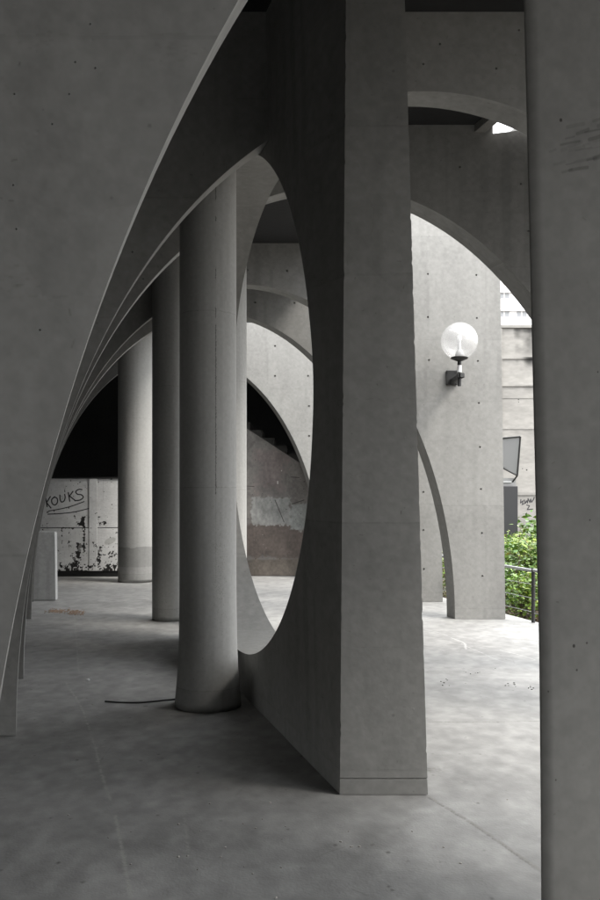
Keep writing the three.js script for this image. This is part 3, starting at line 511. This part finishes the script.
{ // weathered retaining wall
  const D = 24, z = EYE.z - D, x0 = EYE.x + 1.5, x1 = EYE.x + 17.5, y0 = -0.16, y1 = Yp(328, D), W = 2048, H = 800, nb = fbm(6, 5, 151), nm = fbm(28, 4, 153), nf = fbm(120, 3, 157), ns = latticeNoise(90, 159), nt = latticeNoise(34, 161);
  const map = paintTex(W, H, (u, v) => {
    const Y = y1 - v * (y1 - y0); let g = 0.84 + 0.09 * nb(u, v) + 0.07 * nm(u, v) + 0.06 * nf(u, v);
    const stain = (top, len, k) => { const q = top - Y; if (q > 0 && q < len) { const s = Math.max(0, ns(u, 0.1) + nt(u, 0.3) * 0.9 + nm(u, v * 0.6) * 0.8 + 0.30) * (1 - q / len); g -= k * Math.min(1, s * 1.6); } };
    stain(y1, 0.95, 0.42); stain(Yp(357, D), 0.35, 0.55); stain(Yp(385, D), 0.3, 0.16); stain(Yp(430, D), 0.5, 0.1);
    if (Y < Yp(492, D)) g -= 0.05;
    return [g, g * 0.985, g * 0.955];
  }, (c) => {
    const q = (px, py) => { const p = P(px, py, D); return [(p.x - x0) / (x1 - x0) * W, (y1 - p.y) / (y1 - y0) * H]; };
    c.strokeStyle = '#2b2b30'; c.lineWidth = 3.2; c.lineCap = c.lineJoin = 'round'; c.globalAlpha = 0.85;
    const line = (...p) => { c.beginPath(); p.forEach(([x, y], i) => (i ? c.lineTo : c.moveTo).call(c, ...q(x, y))); c.stroke(); };
    line([521, 499.6], [520.6, 503], [523.2, 500.8], [522.4, 504.6], [524.6, 503.4]); line([524.4, 500], [525.4, 503.4], [526.8, 500.8], [527.6, 503], [528.2, 498.6], [530, 502.6], [530.8, 499], [531.6, 502.4], [533.4, 499.8], [534.4, 497.4]); line([526.8, 505], [529.6, 505.8], [527.4, 509.6], [532.8, 509.2]);
    c.globalAlpha = 1; c.fillStyle = '#3a3a38'; for (const [x, y, r] of [[526.8, 470, 2.4], [522.6, 468.6, 1.5], [518.6, 399.6, 2], [518.8, 402, 1.6]]) { c.beginPath(); c.arc(...q(x, y), r, 0, 7); c.fill(); }
  });
  const mat = std({ map, color: lin(0.37), roughness: 0.95 });
  const t = thing('retaining_wall', 'tall weathered concrete retaining wall with black scribbles beyond the shrubs', 'wall', new THREE.Vector3((x0 + x1) / 2, y0, z));
  part(t, 'wall_body', planar(box(x0, x1, y0, y1, z - 0.6, z), x0, x1, y0, y1), mat);
  const led = (py, h, dep) => part(t, 'ledge', planar(box(x0 - 0.01, x1 + 0.01, Yp(py, D) - h, Yp(py, D), z, z + dep), x0, x1, y0, y1), mat);
  led(356.5, 0.07, 0.03); led(384.5, 0.05, 0.035); led(396.5, 0.05, 0.012); led(427, 0.06, 0.015); led(493, 0.06, 0.02);
  const cop = []; for (let i = 0, x = x0; x < x1; i++) { const w = rr(1.1, 1.4); part(t, 'coping_stone', planar(box(x, Math.min(x1, x + w - 0.012), y1, y1 + 0.07, z - 0.62, z + 0.05), x0, x1, y0, y1), mat); x += w; }
  for (let x = x0 + 1.2; x < x1; x += 2.4) part(t, 'buttress', planar(box(x, x + 0.28, y0, y1 - 0.02, z, z + 0.055), x0, x1, y0, y1), mat);
}
{ // pale tower block far behind
  const D = 160, z = EYE.z - D, X = (px) => P(px, 0, D).x, x0 = X(395), x1 = X(640), storey = 3.25, n = 15, h = n * storey;
  const white = std({ color: lin(0.82, 0.82, 0.82), roughness: 0.9 }), glass = std({ color: lin(0.3, 0.31, 0.32), roughness: 0.25 }), grey = std({ color: lin(0.55), roughness: 0.9 });
  const t = thing('tower_block', 'pale apartment tower far beyond the retaining wall', 'building', new THREE.Vector3((x0 + x1) / 2, 0, z));
  part(t, 'wall', box(x0, x1, -0.16, h, z - 14, z), white); part(t, 'parapet', box(x0 - 0.2, x1 + 0.2, h, h + 0.9, z - 14.2, z + 0.2), white);
  const winG = new THREE.BoxGeometry(0.72, 0.95, 0.12), bal = new THREE.BoxGeometry(1.1, 0.3, 0.1), base = Yp(316.5, D) % storey;
  const slabG = new THREE.BoxGeometry(x1 - x0, 0.28, 0.5), loc = (m, x, y, dz) => { m.position.set(x - t.position.x, y, dz); };
  for (let k = 5; k < n; k++) {
    const y = base + k * storey; if (y > h - 1) break;
    loc(part(t, 'floor_band', slabG, white, true), (x0 + x1) / 2, y + 1.05, 0.25);
    for (let x = x0 + 1.4, i = 0; x < x1 - 1; x += (i % 4 === 3 ? 2.1 : 1.02), i++) { if (x < X(470) || x > X(580)) continue; const w = part(t, 'window', winG, glass, true); loc(w, x, y + 0.45, 0.0); }
    for (let x = X(470); x < X(580); x += 6.2) loc(part(t, 'vent', bal, grey, true), x, y - 0.75, 0.02);
  }
}
renderer.render(scene, camera);
